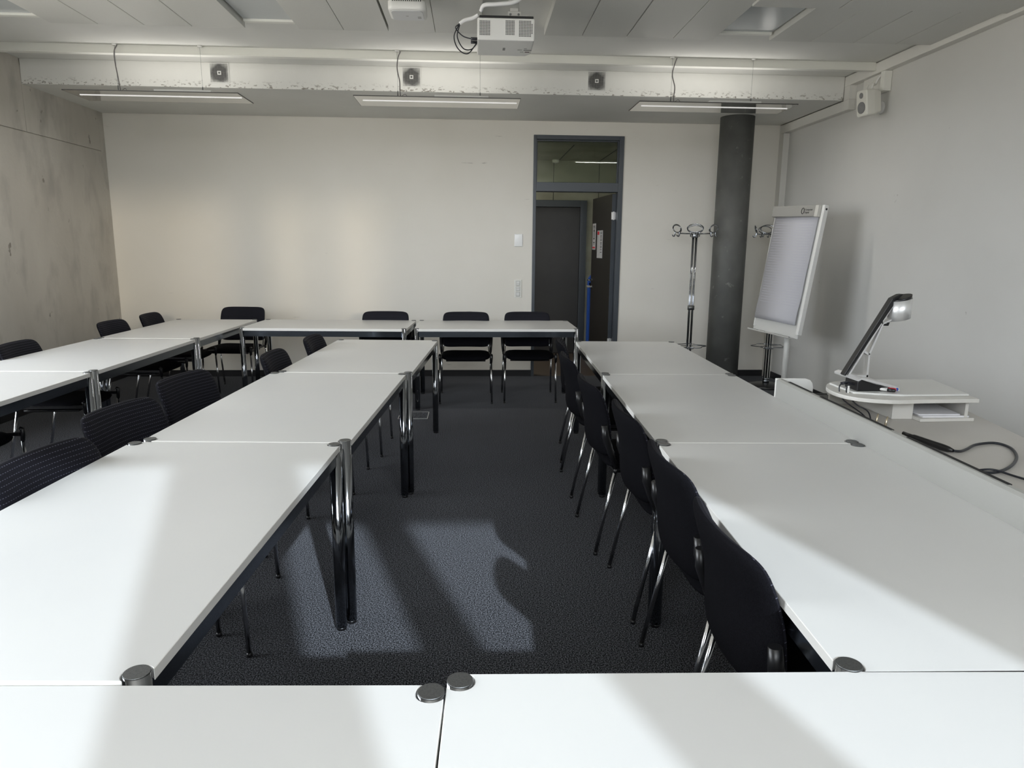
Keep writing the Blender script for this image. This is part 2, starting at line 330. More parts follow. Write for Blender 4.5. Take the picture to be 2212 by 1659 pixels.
bm = bmesh.new(); tube(bm, [(0, .84, 1.05), (.05, .84, 1.05), (.055, .83, 1.05), (.055, .72, 1.05)], .009); link('outer_handle', bm, M_chrome, leaf)
def sign(name, y0, y1, z0, z1, m, rows, lab, extra=None):
    bm = bmesh.new(); box(bm, -.0475, -.0455, y0, y1, z0, z1)
    for (a, b, c, d, mi) in rows: box(bm, -.0482, -.0474, y0+(y1-y0)*a, y0+(y1-y0)*b, z0+(z1-z0)*c, z0+(z1-z0)*d, mi)
    o = link(name, bm, [m, M_slot, M_red, M_alu], leaf); o['label'] = lab
M_sgn = mat('sign_paper', (.42, .42, .45), .5)
sign('notice_sign', .70, .86, 1.46, 1.78, M_sgn, [(.2, .8, .9, .92, 1), (.2, .8, .86, .88, 1), (.2, .8, .82, .84, 1), (.38, .62, .70, .78, 1), (.3, .38, .42, .72, 1), (.62, .70, .42, .72, 1), (.3, .7, .40, .44, 1), (.25, .75, .26, .29, 1), (.45, .55, .18, .25, 1), (.1, .9, .05, .11, 2)], 'narrow notice with a pictogram and a red bar')
sign('room_plate', .36, .62, 1.36, 1.69, M_sgn, [(.62, .95, .85, .97, 2), (.50, .55, 0, 1, 3), (.57, .60, 0, 1, 3)]+[(.12, .42, z, z+.02, 1) for z in (.92, .87, .8, .75, .68, .63, .55, .5, .42, .37, .3, .2)], 'silver framed room plate with lines of print')

# ------------------------------------------------------------------ wall devices
t = thing('wall_panel', 'glossy white blank room control panel above the light switches', 'wall panel', (.513, YB, 1.559)); B('backplate', -.048, .048, -.008, 0, -.071, .071, M_white, t, .003); B('cover', -.044, .044, -.013, -.008, -.067, .067, mat('glossy_white', (.86, .87, .87), .08), t, .003)
t = thing('light_switch', 'white triple switch and socket strip beside the door frame', 'light switch', (.511, YB, 1.016)); B('backplate', -.042, .042, -.008, 0, -.103, .103, M_rail, t, .003)
for z in (.062, 0, -.062):
    B('switch_ring', -.024, .024, -.012, -.008, z-.026, z+.026, M_grey, t, .002)
    if z >= 0: B('rocker', -.018, .018, -.016, -.012, z+.002, z+.019, M_white, t, .001); B('rocker', -.018, .018, -.016, -.012, z-.019, z-.002, M_white, t, .001)
    else: B('push_button', -.018, .018, -.016, -.012, z-.018, z+.018, M_white, t, .001)

# ------------------------------------------------------------------ column
t = thing('column', 'round dark grey concrete column from carpet to ceiling beam', 'column', (2.785, 7.735, 0)); bm = bmesh.new(); lathe(bm, [(.176, .0), (.176, ZB)], k=64); link('shaft', bm, M_column, t); bm = bmesh.new(); lathe(bm, [(.181, .0), (.181, .06)], k=64); link('base_ring', bm, M_base, t)

# ------------------------------------------------------------------ light rail and pendant lamps
t = thing('light_rail', 'long cream metal rail across the ceiling carrying the pendant lamps', 'rail', (0, 6.30, ZC)); bm = bmesh.new(); box(bm, XL, 3.436, -.012, .04, -.058, 0); box(bm, XL, 3.436, -.02, .04, -.068, -.058); link('rail_body', bm, M_rail, t, .002)
for x in (-2.87, -2.20, -.62, .06, 1.67, 2.36): bm = bmesh.new(); lathe(bm, [(.016, -.012), (.02, -.004), (.016, 0)], (x, -.03), 16); link('rail_clip', bm, M_white, t)
def pendant(x0, x1, xa, xb, lab):
    t = thing('pendant_lamp', lab, 'pendant lamp', ((x0+x1)/2, 6.285, 2.66), 0, 'flat pendant lamps under the rail'); h = (x1-x0)/2; xc = (x0+x1)/2
    bm = bmesh.new(); box(bm, -h, h, -.205, .205, 0, .004); link('reflector_plate', bm, M_mirror, t)
    bm = bmesh.new(); box(bm, -h-.002, h+.002, -.208, -.2055, 0, .007); box(bm, -h-.002, h+.002, .2055, .208, 0, .007); box(bm, -h-.003, -h-.0005, -.2055, .2055, 0, .007); box(bm, h+.0005, h+.003, -.2055, .2055, 0, .007); link('plate_edge', bm, mat('dark_edge', (.06, .055, .05), .4), t)
    B('light_slit', -h+.05, h-.02, -.045, -.030, -.004, -.0005, mat('tube_white', (.9, .9, .9), .3, 0, Emission_Color=(1, .98, .95, 1), Emission_Strength=.45), t)
    B('ballast_box', -h*.05, h*.62, -.06, .06, .005, .05, M_white, t, .004)
    la = bpy.data.lights.new('fill_uplight', 'AREA'); la.shape = 'RECTANGLE'; la.size = 1.1; la.size_y = .12; la.energy = 2.6; la.color = (1, .97, .92)  # fill light added above the plate to lift ceiling and back wall
    lo_ = bpy.data.objects.new('fill_uplight', la); COL.objects.link(lo_); lo_.parent = t; lo_.location = (0, .12, .02); lo_.rotation_euler = (PI, 0, 0)
    ld = bpy.data.lights.new('fill_downlight', 'AREA'); ld.shape = 'RECTANGLE'; ld.size = 1.2; ld.size_y = .03; ld.energy = 7.5; ld.color = (1, .97, .92)  # fill light added below the plate to brighten the far tables
    do = bpy.data.objects.new('fill_downlight', ld); COL.objects.link(do); do.parent = t; do.location = (0, -.0375, -.008)
    for x in (xa-xc, xb-xc):
        bm = bmesh.new(); tube(bm, [(x, -.015, .01), (x, -.018, ZC-2.66)], .0011, 6); link('suspension_wire', bm, M_chrome, t)
        bm = bmesh.new(); lathe(bm, [(.005, .045), (.005, .075), (.002, .085)], (x, -.015), 10); link('wire_adjuster', bm, M_cap, t)
    bm = bmesh.new(); a = xa-xc
    tube(bm, bez([(a+.03, -.04, ZC-2.66-.015), (a+.01, -.05, .33), (a+.0, -.03, .25), (a+.02, -.05, .15), (a+.02, -.03, .07), (a+.03, -.03, .006)]), .0045, 8)
    tube(bm, bez([(a+.02, -.03, .03), (a+.06, -.03, .055), (a+.075, -.03, .03), (a+.055, -.03, .006)]), .0022, 6)
    tube(bm, bez([(a+.02, -.03, .03), (a-.02, -.03, .028), (a-.045, -.03, .006)]), .0015, 6); link('power_cable', bm, mat('grey_cable', (.16, .15, .15), .5), t)
pendant(-3.215, -1.865, -2.87, -2.20, 'flat pendant lamp at the left, nearest the concrete wall')
pendant(-.955, .385, -.62, .06, 'flat pendant lamp in the middle of the rail')
pendant(1.365, 2.690, 1.67, 2.36, 'flat pendant lamp at the right, in front of the dark column')

# ------------------------------------------------------------------ air vents in the beam
M_soot = bpy.data.materials.new('sooty_backing'); M_soot.use_nodes = True; n = M_soot.node_tree.nodes; l = M_soot.node_tree.links; b = n['Principled BSDF']
tcn = n.new('ShaderNodeTexCoord'); ln = n.new('ShaderNodeVectorMath'); ln.operation = 'LENGTH'; nz = n.new('ShaderNodeTexNoise'); nz.inputs['Scale'].default_value = 22
ad = n.new('ShaderNodeMath'); ad.operation = 'MULTIPLY_ADD'; ad.inputs[1].default_value = .05; mrn = n.new('ShaderNodeMapRange'); mrn.inputs['From Min'].default_value = .085; mrn.inputs['From Max'].default_value = .12; mxn = n.new('ShaderNodeMix'); mxn.data_type = 'RGBA'; mxn.inputs['A'].default_value = (.02, .02, .02, 1); mxn.inputs['B'].default_value = (.6, .6, .58, 1)
l.new(tcn.outputs['Object'], ln.inputs[0]); l.new(tcn.outputs['Object'], nz.inputs['Vector']); l.new(nz.outputs['Fac'], ad.inputs[0]); l.new(ln.outputs['Value'], ad.inputs[2]); l.new(ad.outputs[0], mrn.inputs['Value']); l.new(mrn.outputs[0], mxn.inputs['Factor']); l.new(mxn.outputs['Result'], b.inputs['Base Color'])
M_bars = M_soot.copy(); M_bars.name = 'sooty_bars'
for q in M_bars.node_tree.nodes:
    if q.type == 'MIX': q.inputs['A'].default_value = (.34, .34, .33, 1); q.inputs['B'].default_value = (.72, .72, .70, 1)
for x, lab in ((-2.232, 'square white air vent, dirty, at the left end of the beam'), (-.548, 'square white air vent, dirty, left of the projector on the beam'), (1.123, 'square white air vent, dirty, right of the projector on the beam')):
    t = thing('air_vent', lab, 'air vent', (x, 6.803, 2.968), 0, 'air vents along the ceiling beam'); s = .078
    bm = bmesh.new(); box(bm, -s, s, -.003, -.0005, -s, s); link('backing', bm, M_soot, t)
    bm = bmesh.new(); box(bm, -s-.006, -s, -.008, 0, -s-.006, s+.006); box(bm, s, s+.006, -.008, 0, -s-.006, s+.006); box(bm, -s, s, -.008, 0, s, s+.006); box(bm, -s, s, -.008, 0, -s-.006, -s); link('frame', bm, M_white, t)
    bm = bmesh.new()
    for i in range(1, 16):
        q = -s+i*2*s/16; box(bm, q-.0008, q+.0008, -.006, -.003, -s, s); box(bm, -s, s, -.006, -.003, q-.0008, q+.0008)
    g = link('grille_bars', bm, M_bars, t); g['kind'] = 'stuff'
    B('centre_plate', -.016, .016, -.011, -.006, -.016, .016, M_white, t, .001); bm = bmesh.new(); lathe(bm, [(.009, 0), (.006, .004)], k=12); link('centre_screw', bm, M_cap, t, 0, (0, -.011, 0), (PI/2, 0, 0))

# ------------------------------------------------------------------ projector
t = thing('projector', 'white ceiling projector with vent grilles and cables', 'projector', (.20, 4.65, 2.72))
bm = bmesh.new(); prism(bm, [(-.172, 0), (.178, 0), (.178, .30), (.150, .36), (-.150, .36), (-.172, .35)], 0, .128); link('housing', bm, M_white, t, .008)
B('top_plate', -.16, .17, .004, .33, .128, .142, M_bp, t, .004)
bm = bmesh.new()
for x0, nx, z0, nz_ in ((-.158, 7, .028, 10), (.012-.02+.008-.0, 6, .032, 10), (.082, 9, .024, 11)):
    for i in range(nx):
        for j in range(nz_):
            if x0 > .05 and i == nx-1 and j in (0, 1, nz_-2, nz_-1): continue
            xx = x0+i*.0095; zz = z0+j*.0085
            box(bm, xx, xx+.0062, -.0015, .002, zz, zz+.0045)
g = link('vent_slots', bm, M_slot, t); g['kind'] = 'stuff'
bm = bmesh.new(); box(bm, .015, .095, .03, .12, .142, .175); box(bm, .028, .08, .05, .1, .17, .20); link('mount_bracket', bm, M_grey, t, .003)
for x in (.03, .08): bm = bmesh.new(); lathe(bm, [(.007, 0), (.006, .004)], k=12); link('bolt', bm, M_cap, t, 0, (x, .03, .158), (PI/2, 0, 0))
bm = bmesh.new(); lathe(bm, [(.032, .19), (.032, .336)], (.055, .09), 20); link('mount_pole', bm, M_grey, t)
bm = bmesh.new(); lathe(bm, [(.07, .322), (.07, .336)], (.055, .09), 24); link('ceiling_plate', bm, M_white, t)
bm = bmesh.new(); tube(bm, bez([(.12, .02, .336), (.105, .01, .26), (.05, -.005, .215), (-.05, -.01, .20), (-.13, .0, .195), (-.15, .03, .172)]), .012, 10); tube(bm, bez([(-.165, .05, .155), (-.20, .06, .14), (-.25, .06, .125), (-.28, .06, .105)]), .011, 10); link('cable_sleeve', bm, mat('white_sleeve', (.85, .85, .86), .6), t)
bm = bmesh.new()
for pts in ([(-.28, .06, .105), (-.305, .06, .08), (-.26, .06, .035), (-.20, .06, .02), (-.17, .06, .022)], [(-.285, .06, .10), (-.315, .06, .03), (-.29, .1, -.03), (-.23, .12, -.05), (-.17, .12, .02-.03+.03)], [(-.28, .06, .10), (-.295, .06, .03), (-.26, .12, -.02), (-.21, .14, -.02), (-.17, .14, .02)]): tube(bm, bez(pts), .0035, 8)
for y, z in ((.06, .021), (.13, .02)): tube(bm, [(-.212, y, z), (-.172, y, z)], .009, 10)
link('signal_cables', bm, M_cable, t)
bm = bmesh.new(); box(bm, -.01, .006, .165, .225, -.0006, 0)
for x, y, wd, d in ((.085, .20, .03, .012), (.125, .17, .018, .012), (.125, .20, .05, .02), (.105, .25, .022, .01)): box(bm, x, x+wd, y, y+d, -.0006, 0)
link('printed_marks', bm, mat('grey_print', (.25, .25, .25), .5), t)['kind'] = 'stuff'
bm = bmesh.new(); box(bm, .135, .165, .245, .262, -.0008, 0); link('warning_label', bm, mat('dark_label', (.06, .02, .02), .5), t)

# ------------------------------------------------------------------ wifi access point
t = thing('wifi_access_point', 'rounded white wireless access point on the ceiling panels', 'access point', (-.405, 4.83, 2.90))
def rrect(hx, hy, r, k=5):
    P = []
    for cx, cy, a0 in ((hx-r, hy-r, 0), (-hx+r, hy-r, 90), (-hx+r, -hy+r, 180), (hx-r, -hy+r, 270)):
        for i in range(k+1): a = math.radians(a0+90*i/k); P.append((cx+r*math.cos(a), cy+r*math.sin(a)))
    return P
bm = bmesh.new(); rs = []
for s, z in ((.86, 0), (.97, .004), (1.0, .014), (1.0, .055), (.9, .062)): rs.append([bm.verts.new((x*s, y*s, z)) for x, y in rrect(.115, .11, .035)])
rings(bm, rs); link('shell', bm, M_white, t)
bm = bmesh.new(); rings(bm, [[bm.verts.new((x*s, y*s, z)) for x, y in rrect(.098, .093, .03)] for s, z in ((.98, -.003), (1, .001))]); link('cover_plate', bm, mat('ap_cover', (.62, .63, .64), .3), t)
bm = bmesh.new()
for i in range(14): q = -.085+i*.013; box(bm, q, q+.005, -.1125, -.10, .048, .0655)
link('cooling_slots', bm, M_slot, t)['kind'] = 'stuff'
B('mounting_bracket', -.05, .05, -.07, .07, .062, .0995, mat('pale_green', (.35, .50, .40), .5), t)
bm = bmesh.new(); box(bm, -.012, .004, .0, .008, -.0036, -.003); 
for k in range(4): box(bm, .06+.0*k, .082, .01+k*.012, .014+k*.012, -.0036, -.003)
link('printed_marks', bm, mat('grey_print', (.3, .3, .3), .5), t)['kind'] = 'stuff'

# ------------------------------------------------------------------ loudspeaker and junction box on the right wall
t = thing('loudspeaker', 'small cream two-way loudspeaker on a wall bracket under the trunking', 'loudspeaker', (3.345, 6.17, 2.705))
rot = Matrix.Rotation(math.radians(-82), 4, 'Z') @ Matrix.Rotation(math.radians(7), 4, 'X')
M_spk = mat('cream_speaker', (.74, .73, .67), .45)
bm = bmesh.new(); rs = []
for y, s in ((-.075, .93), (-.068, 1.0), (.0, 1.0), (.06, .84), (.072, .78)): rs.append([bm.verts.new((x*s, y, z*s)) for x, z in rrect(.068, .105, .02)])
rings(bm, rs, 0, True, False); bm.transform(rot); link('cabinet', bm, M_spk, t, .004)
for nm, z, r, m in (('woofer', -.035, .047, M_grey), ('tweeter', .062, .022, M_grey)):
    bm = bmesh.new(); lathe(bm, [(r, 0), (r, .003), (r*.85, .004), (r*.5, -.003+.003), (.004, .001)], k=28); bm.transform(rot @ Matrix.Translation((0, -.0755, z)) @ Matrix.Rotation(PI/2, 4, 'X')); link(nm, bm, mat('speaker_cone_grey', (.22, .22, .22), .6), t)
bm = bmesh.new(); tube(bm, bez([(.055, .05, .02), (.10, .07, .0), (.145, .09, -.02)]), .016, 10); link('bracket_arm', bm, M_alu, t, 0)
bm = bmesh.new(); lathe(bm, [(.055, 0), (.05, .01), (.02, .018)], k=24); bm.transform(Matrix.Translation((.16, .09, -.02)) @ Matrix.Rotation(-PI/2, 4, 'Y')); link('wall_rosette', bm, M_white, t)
bm = bmesh.new(); tube(bm, bez([(.03, .04, .11), (.05, .06, .16), (.09, .10, .17), (.11, .09, .22), (.14, .07, .25)]), .009, 8); tube(bm, bez([(.03, .04, .11), (.06, .14, .13), (.08, .2, .17), (.12, .2, .22), (.155, .16, .24)]), .003, 8); link('white_cable', bm, M_white, t)
t = thing('junction_box', 'white cable cover box beside the loudspeaker under the trunking', 'cable box', (3.471, 6.17, 2.885)); B('cover', -.034, .032, -.03, .03, -.085, .075, M_rail, t, .003); B('side_plate', .0, .033, .03, .36, -.085, .075, M_trunk, t, .002)

# ------------------------------------------------------------------ tables
TL, TW = 1.496, .786
def table_top(bm, z0, z1):
    hx, hy = TW/2, TL/2; ins, r = .022, .0262; P = []
    e = math.sqrt(r*r-ins*ins)
    for sx, sy in ((1, 1), (-1, 1), (-1, -1), (1, -1)):
        cx, cy = sx*(hx-ins), sy*(hy-ins); pts = []
        a0 = math.atan2(-e, ins) ; a1 = math.atan2(ins, -e) - 2*PI
        for i in range(15):
            a = a0+(a1-a0)*i/14; pts.append((cx+sx*r*math.cos(a), cy+sy*r*math.sin(a)))
        if sx*sy < 0: pts = pts[::-1]
        P += pts
    prism(bm, P, z0, z1, 0, None, 1)
def make_table():
    t = thing('table', '', 'table', (0, 0, 0), 0, 'white meeting tables set out in rows')
    bm = bmesh.new(); table_top(bm, .727, .750); link('tabletop', bm, [M_top, M_edge], t, .0012, seg=1)
    hx, hy = TW/2-.022, TL/2-.022
    for sx in (-1, 1):
        for sy in (-1, 1):
            bm = bmesh.new(); lathe(bm, [(.0205, .012), (.0225, .014), (.0225, .751)], (sx*hx, sy*hy), 24); lg = link('leg', bm, M_chrome, t)
            bm = bmesh.new(); lathe(bm, [(.0225, .751), (.0222, .7535)], (sx*hx, sy*hy), 28); link('end_cap', bm, M_cap, lg)
            bm = bmesh.new(); lathe(bm, [(.019, .0), (.019, .013)], (sx*hx, sy*hy), 16); link('foot', bm, M_bp, lg)
    for sx in (-1, 1): B('side_rail', sx*hx-.009, sx*hx+.009, -hy+.021, hy-.021, .675, .7265, M_chromed, t)
    for sy in (-1, 1): B('end_rail', -hx+.021, hx-.021, sy*hy-.009, sy*hy+.009, .675, .7265, M_chromed, t)
    return t
tables = []
def at_corner(px, py, deg, side):   # side +1: the corner is the front right one, -1: front left
    a = math.radians(deg); d = Vector((math.sin(a), math.cos(a))); r = Vector((math.cos(a), -math.sin(a)))
    c = Vector((px, py))+d*(TL/2)-r*(TW/2*side); return c.x, c.y, -a
def row(px, py, deg, side, step, k):
    a = math.radians(deg); return [at_corner(px+i*step*math.sin(a), py+i*step*math.cos(a), deg, side) for i in range(k)]
L_ = ['white table at the front of the centre-left row, half in sunlight', 'white table in the middle of the centre-left row', 'white table at the far end of the centre-left row']
for c, lb in zip([at_corner(-.561, 1.122, 2.5, 1), at_corner(-.468, 2.624, 3.0, 1), at_corner(-.362, 4.130, 3.1, 1)], L_): tables.append((*c, lb))
L_ = ['white table at the front of the right-hand row, crossed by sunlight', 'white table in the middle of the right-hand row beside the desk fascia', 'white table at the far end of the right-hand row near the column']
for c, lb in zip(row(.648, 1.098, 2.1, -1, 1.499, 3), L_): tables.append((*c, lb))
L_ = ['white table at the near end of the row along the concrete wall', 'white table in the middle of the row along the concrete wall', 'white table in the far left corner where two rows meet']
for c, lb in zip(row(-2.222, 2.685, .9, 1, 1.515, 3), L_): tables.append((*c, lb))
tables.append((-1.335, 6.815, PI/2-math.radians(2.2), 'white table left of the middle in the row along the back wall'))
tables.append((.212, 6.805, PI/2+math.radians(.4), 'white table at the right end of the row along the back wall, by the door'))
tables.append((-.811, .727, PI/2-math.radians(2.2), 'white table at the bottom left edge of the photo, nearest the viewer'))
tables.append((.691, .707, PI/2-math.radians(1.7), 'white table at the bottom right edge of the photo, nearest the viewer'))
T0 = make_table(); index_kids(T0)
for i, (x, y, a, lb) in enumerate(tables):
    o = T0 if i == 0 else copy_tree(T0); o.location = (x, y, 0); o.rotation_euler = (0, 0, a); o['label'] = lb

# ------------------------------------------------------------------ chairs
def sq(u, v, n_=6):
    m = max(abs(u), abs(v))
    if m < 1e-6: return 0, 0
    k = m/((abs(u)**n_+abs(v)**n_)**(1/n_)); return u*k, v*k
def pillow(bm, N, f, mi_front=0, mi_back=0):
    """f(u,v,s) -> point; s=+1 front, -1 back; shares the rim"""
    G = {}
    for s in (1, -1):
        for i in range(N+1):
            for j in range(N+1):
                rim = i in (0, N) or j in (0, N)
                if s == -1 and rim: G[s, i, j] = G[1, i, j]; continue
                u = math.sin((i/N-.5)*PI); v = math.sin((j/N-.5)*PI)
                G[s, i, j] = bm.verts.new(f(u, v, 0 if rim else s))
    for s in (1, -1):
        for i in range(N):
            for j in range(N):
                q = [G[s, i, j], G[s, i+1, j], G[s, i+1, j+1], G[s, i, j+1]]
                fc = bm.faces.new(q if s == 1 else q[::-1]); fc.smooth = True; fc.material_index = mi_front if s == 1 else mi_back
def back_pt(u, v, s):
    x, w = sq(u, v, 8); z = .485+(w*.5+.5)*.35; t = (w*.5+.5)
    edge = max(abs(u), abs(v)); th = .025*math.sqrt(max(0, 1-edge**6))
    y = .245+.015*t+.06*max(0, t-.45)**1.6*2 - .048*(x*x)*(1-.25*t)
    return Vector((x*.241*(1-.04*t), y-s*th, z))
def seat_pt(u, v, s):
    x, w = sq(u, v, 5); y = w*.222-.012; edge = max(abs(u), abs(v)); th = .029*math.sqrt(max(0, 1-edge**5))
    zc = .437-.012*max(0, -w-.6)*2.5+.006*x*x
    return Vector((x*.235*(1+.03*-w), y, zc+s*th))
def make_chair():
    t = thing('chair', '', 'chair', (0, 0, 0), 0, 'black meeting chairs drawn up to the tables')
    bm = bmesh.new(); pillow(bm, 18, back_pt, 0, 1); link('backrest', bm, [M_stitch, M_fabric], t)
    bm = bmesh.new(); pillow(bm, 14, seat_pt, 0, 0); link('seat', bm, M_fabric, t)
    bm = bmesh.new(); box(bm, -.19, .19, -.17, .17, .398, .412); link('seat_shell', bm, M_bp, t, .004)
    for s in (-1, 1):
        bm = bmesh.new(); tube(bm, [(s*.243, -.235, .405), (s*.249, -.248, .016)], .0088, 12); lg = link('leg', bm, M_chair, t)
        bm = bmesh.new(); lathe(bm, [(.008, 0), (.0115, .004), (.0095, .018)], (s*.249, -.248), 12); link('glide', bm, M_bp, lg)
        bm = bmesh.new(); tube(bm, [(s*.243, .175, .432), (s*.252, .262, .016)], .0088, 12); lg = link('leg', bm, M_chair, t)
        bm = bmesh.new(); lathe(bm, [(.008, 0), (.0115, .004), (.0095, .018)], (s*.252, .262), 12); link('glide', bm, M_bp, lg)
        bm = bmesh.new(); tube(bm, [(s*.246, -.225, .472), (s*.247, -.238, .465), (s*.243, -.236, .40)], [.011, .0125, .0115], 10); box(bm, s*.236-.007, s*.236+.007, -.23, .17, .43, .448)
        tube(bm, [(s*.244, .160, .44), (s*.2425, .176, .425), (s*.243, .178, .418)], .0115, 10); link('side_frame', bm, M_bp, t)
        bm = bmesh.new(); tube(bm, [(s*.245, .170, .44), (s*.250, .205, .52), (s*.252, .232, .60), (s*.251, .238, .655)], [.012, .016, .0185, .015], 10); link('back_bracket', bm, M_bp, t)
        bm = bmesh.new(); tube(bm, [(s*.228, .150, .445), (s*.222, .19, .53), (s*.222, .208, .60), (s*.232, .222, .645)], .0042, 8); link('back_rod', bm, M_chrome, t)
    return t
C0 = make_chair(); index_kids(C0)
chairs = [
 (-.072, 6.925, 0, 'black chair behind the back table, left of the two whose seats and legs show fully'),
 (.548, 6.955, 0, 'black chair behind the back table, nearest the door'),
 (-.885, 6.955, -1, 'black chair behind the back row, third from its door end'),
 (-2.45, 7.42, -4, 'black chair standing back behind the left end of the back row'),
 (-2.80, 6.93, 92, 'black chair by the concrete wall, nearest the back wall'),
 (-2.82, 6.22, 88, 'black chair by the concrete wall, second from the back wall'),
 (-2.76, 4.86, 93, 'black chair by the concrete wall, third from the back wall, cut by the left edge'),
 (-2.74, 3.72, 90, 'black chair by the concrete wall of which only the seat shows at the left edge'),
 (-.895, 5.19, 88, 'black chair on the left of the centre-left row, farthest back'),
 (-.965, 4.40, 88, 'black chair on the left of the centre-left row, second from the back'),
 (-1.20, 3.56, 79, 'black chair on the left of the centre-left row, third from the back'),
 (-1.175, 2.85, 79, 'black chair on the left of the centre-left row, second from the front'),
 (-1.10, 2.20, 82, 'black stitched chair at the front of the centre-left row, cut by the left edge'),
 (.875, 1.59, 90, 'black chair nearest the viewer at the front of the right-hand row'),
 (.895, 2.17, 90, 'black chair second from the front in the right-hand row, sunlit on its top edge'),
 (.90, 2.84, 90, 'black chair third from the front in the right-hand row'),
 (.850, 3.50, 92, 'black chair fourth from the front in the right-hand row'),
 (.850, 4.30, 90, 'black chair fifth from the front in the right-hand row'),
 (.90, 4.98, 84, 'black chair farthest back in the right-hand row'),
]
for i, (x, y, a, lb) in enumerate(chairs):
    o = C0 if i == 0 else copy_tree(C0); o.location = (x, y, 0); o.rotation_euler = (0, 0, math.radians(a)); o['label'] = lb

# ------------------------------------------------------------------ floor socket box
t = thing('floor_socket', 'square floor socket lid with a metal rim in the aisle carpet', 'floor socket', (-.53, 6.20, 0)); s = .13
bm = bmesh.new(); box(bm, -s, s, -s, -s+.006, 0, .004); box(bm, -s, s, s-.006, s, 0, .004); box(bm, -s, -s+.006, -s, s, 0, .004); box(bm, s-.006, s, -s, s, 0, .004); link('rim', bm, M_alu, t); B('lid', -s+.006, s-.006, -s+.006, s-.006, 0, .003, M_carpet, t)

# ------------------------------------------------------------------ coat racks
def make_rack():
    t = thing('coat_rack', '', 'coat rack', (0, 0, 0), 0, 'chrome coat racks by the column')
    bm = bmesh.new(); lathe(bm, [(.20, 0), (.205, .012), (.19, .03), (.10, .045), (.05, .05)], k=40); link('base', bm, mat('black_base', (.015, .015, .016), .25), t)
    bm = bmesh.new(); lathe(bm, [(.035, .05), (.035, .075), (.03, .078), (.035, .08), (.035, .10)], k=20); link('base_collar', bm, M_chrome, t)
    for i in range(4):
        a = PI/4+i*PI/2; bm = bmesh.new(); x, y = .024*math.cos(a), .024*math.sin(a); tube(bm, [(x, y, .08), (x, y, 1.64)], .0065, 10); link('rod', bm, M_chrome, t)
    bm = bmesh.new(); lathe(bm, [(.036, .84), (.036, .885)], k=20); link('middle_clamp', bm, M_cap, t)
    bm = bmesh.new(); lathe(bm, [(.034, 1.595), (.036, 1.60), (.036, 1.645), (.030, 1.655)], k=24); link('hub', bm, M_chrome, t)
    for i in range(6):
        a = math.radians(12.8)+i*PI/3; R_ = Matrix.Rotation(a, 4, 'Z')
        bm = bmesh.new(); tube(bm, [(.03, 0, 1.635), (.19, 0, 1.640), (.205, 0, 1.648)], .0055, 8)
        ring = [(.205+.012*math.sin(th)+.01, .080*math.cos(th), 1.688+.040*math.sin(th)) for th in [2*PI*k/28 for k in range(28)]]
        tube(bm, ring, .0055, 8, closed=True)
        bm.transform(R_); arm = link('hook_arm', bm, M_chrome, t)
        for s in (-1, 1):
            bm = bmesh.new(); tube(bm, bez([(.208, s*.045, 1.652), (.210, s*.045, 1.63), (.218, s*.045, 1.612), (.232, s*.045, 1.610), (.240, s*.045, 1.625)], 5), .0045, 8); bm.transform(R_); link('hook', bm, M_chrome, arm)
    bm = bmesh.new(); N = 48
    tube(bm, [((.165+.022*math.cos(5*th))*math.cos(th), (.165+.022*math.cos(5*th))*math.sin(th), .452) for th in [2*PI*k/N for k in range(N)]], .0045, 8, closed=True)
    tube(bm, [(.03, 0, .452), (.185, 0, .452)], .004, 8); tube(bm, [(-.03, 0, .452), (-.14, 0, .452)], .004, 8); link('umbrella_ring', bm, M_chrome, t)
    bm = bmesh.new(); lathe(bm, [(.05, .42), (.055, .424), (.05, .428)], k=24); link('drip_ring', bm, M_chrome, t)
    return t
K0 = make_rack(); index_kids(K0); K1 = copy_tree(K0)
K0.location = (2.325, 7.50, 0); K0['label'] = 'chrome coat rack standing free left of the dark column'
K1.location = (3.205, 7.50, 0); K1.rotation_euler = (0, 0, .5); K1['label'] = 'chrome coat rack in the corner, half hidden by the flipchart'

# ------------------------------------------------------------------ flipchart
TLc, TR, BR, BL = Vector((2.90, 6.85, 1.885)), Vector((3.055, 6.20, 1.865)), Vector((2.905, 6.165, .675)), Vector((2.755, 6.83, .70))
ex = (TR-TLc); W0 = ex.length; ex.normalize(); ez = ((TLc+TR)/2-(BL+BR)/2); H0 = ez.length; ez.normalize(); ez = (ez-ex*ez.dot(ex)).normalized(); ey = ez.cross(ex)
ctr = (TLc+TR+BR+BL)/4; base = Vector((ctr.x, ctr.y, 0))
t = thing('flipchart', 'white flipchart easel with a ruled pad in front of the right wall', 'flipchart', (2.94, 6.47, 0))
MF = Matrix.Translation(ctr-Vector((2.94, 6.47, 0))) @ Matrix((ex, ey, ez)).transposed().to_4x4()   # x right, y to the back, z up
def F(name, bm, m, bv=0): bm.transform(MF); return link(name, bm, m, t, bv)
hw, hh = W0/2, H0/2
bm = bmesh.new(); box(bm, -hw, hw-.01, 0, .016, -hh+.01, hh-.04); F('board', bm, M_grey if False else mat('flip_board', (.62, .62, .60), .35), .006)
bm = bmesh.new(); box(bm, hw-.03, hw+.004, -.012, .03, -hh+.05, hh); F('side_rail', bm, M_white, .003)
bm = bmesh.new(); box(bm, -hw, -hw+.012, -.006, .03, -hh+.05, hh-.04); F('side_rail', bm, M_white, .003)
bm = bmesh.new(); box(bm, -hw, hw-.035, -.045, -.003, hh-.105, hh-.005); cl = F('clamp_bar', bm, mat('clamp_grey', (.33, .325, .305), .4), .008)
bm = bmesh.new(); box(bm, hw-.075, hw-.033, -.048, -.001, hh-.108, hh-.003); F('clamp_end', bm, mat('clamp_end_grey', (.60, .59, .55), .4), .008)
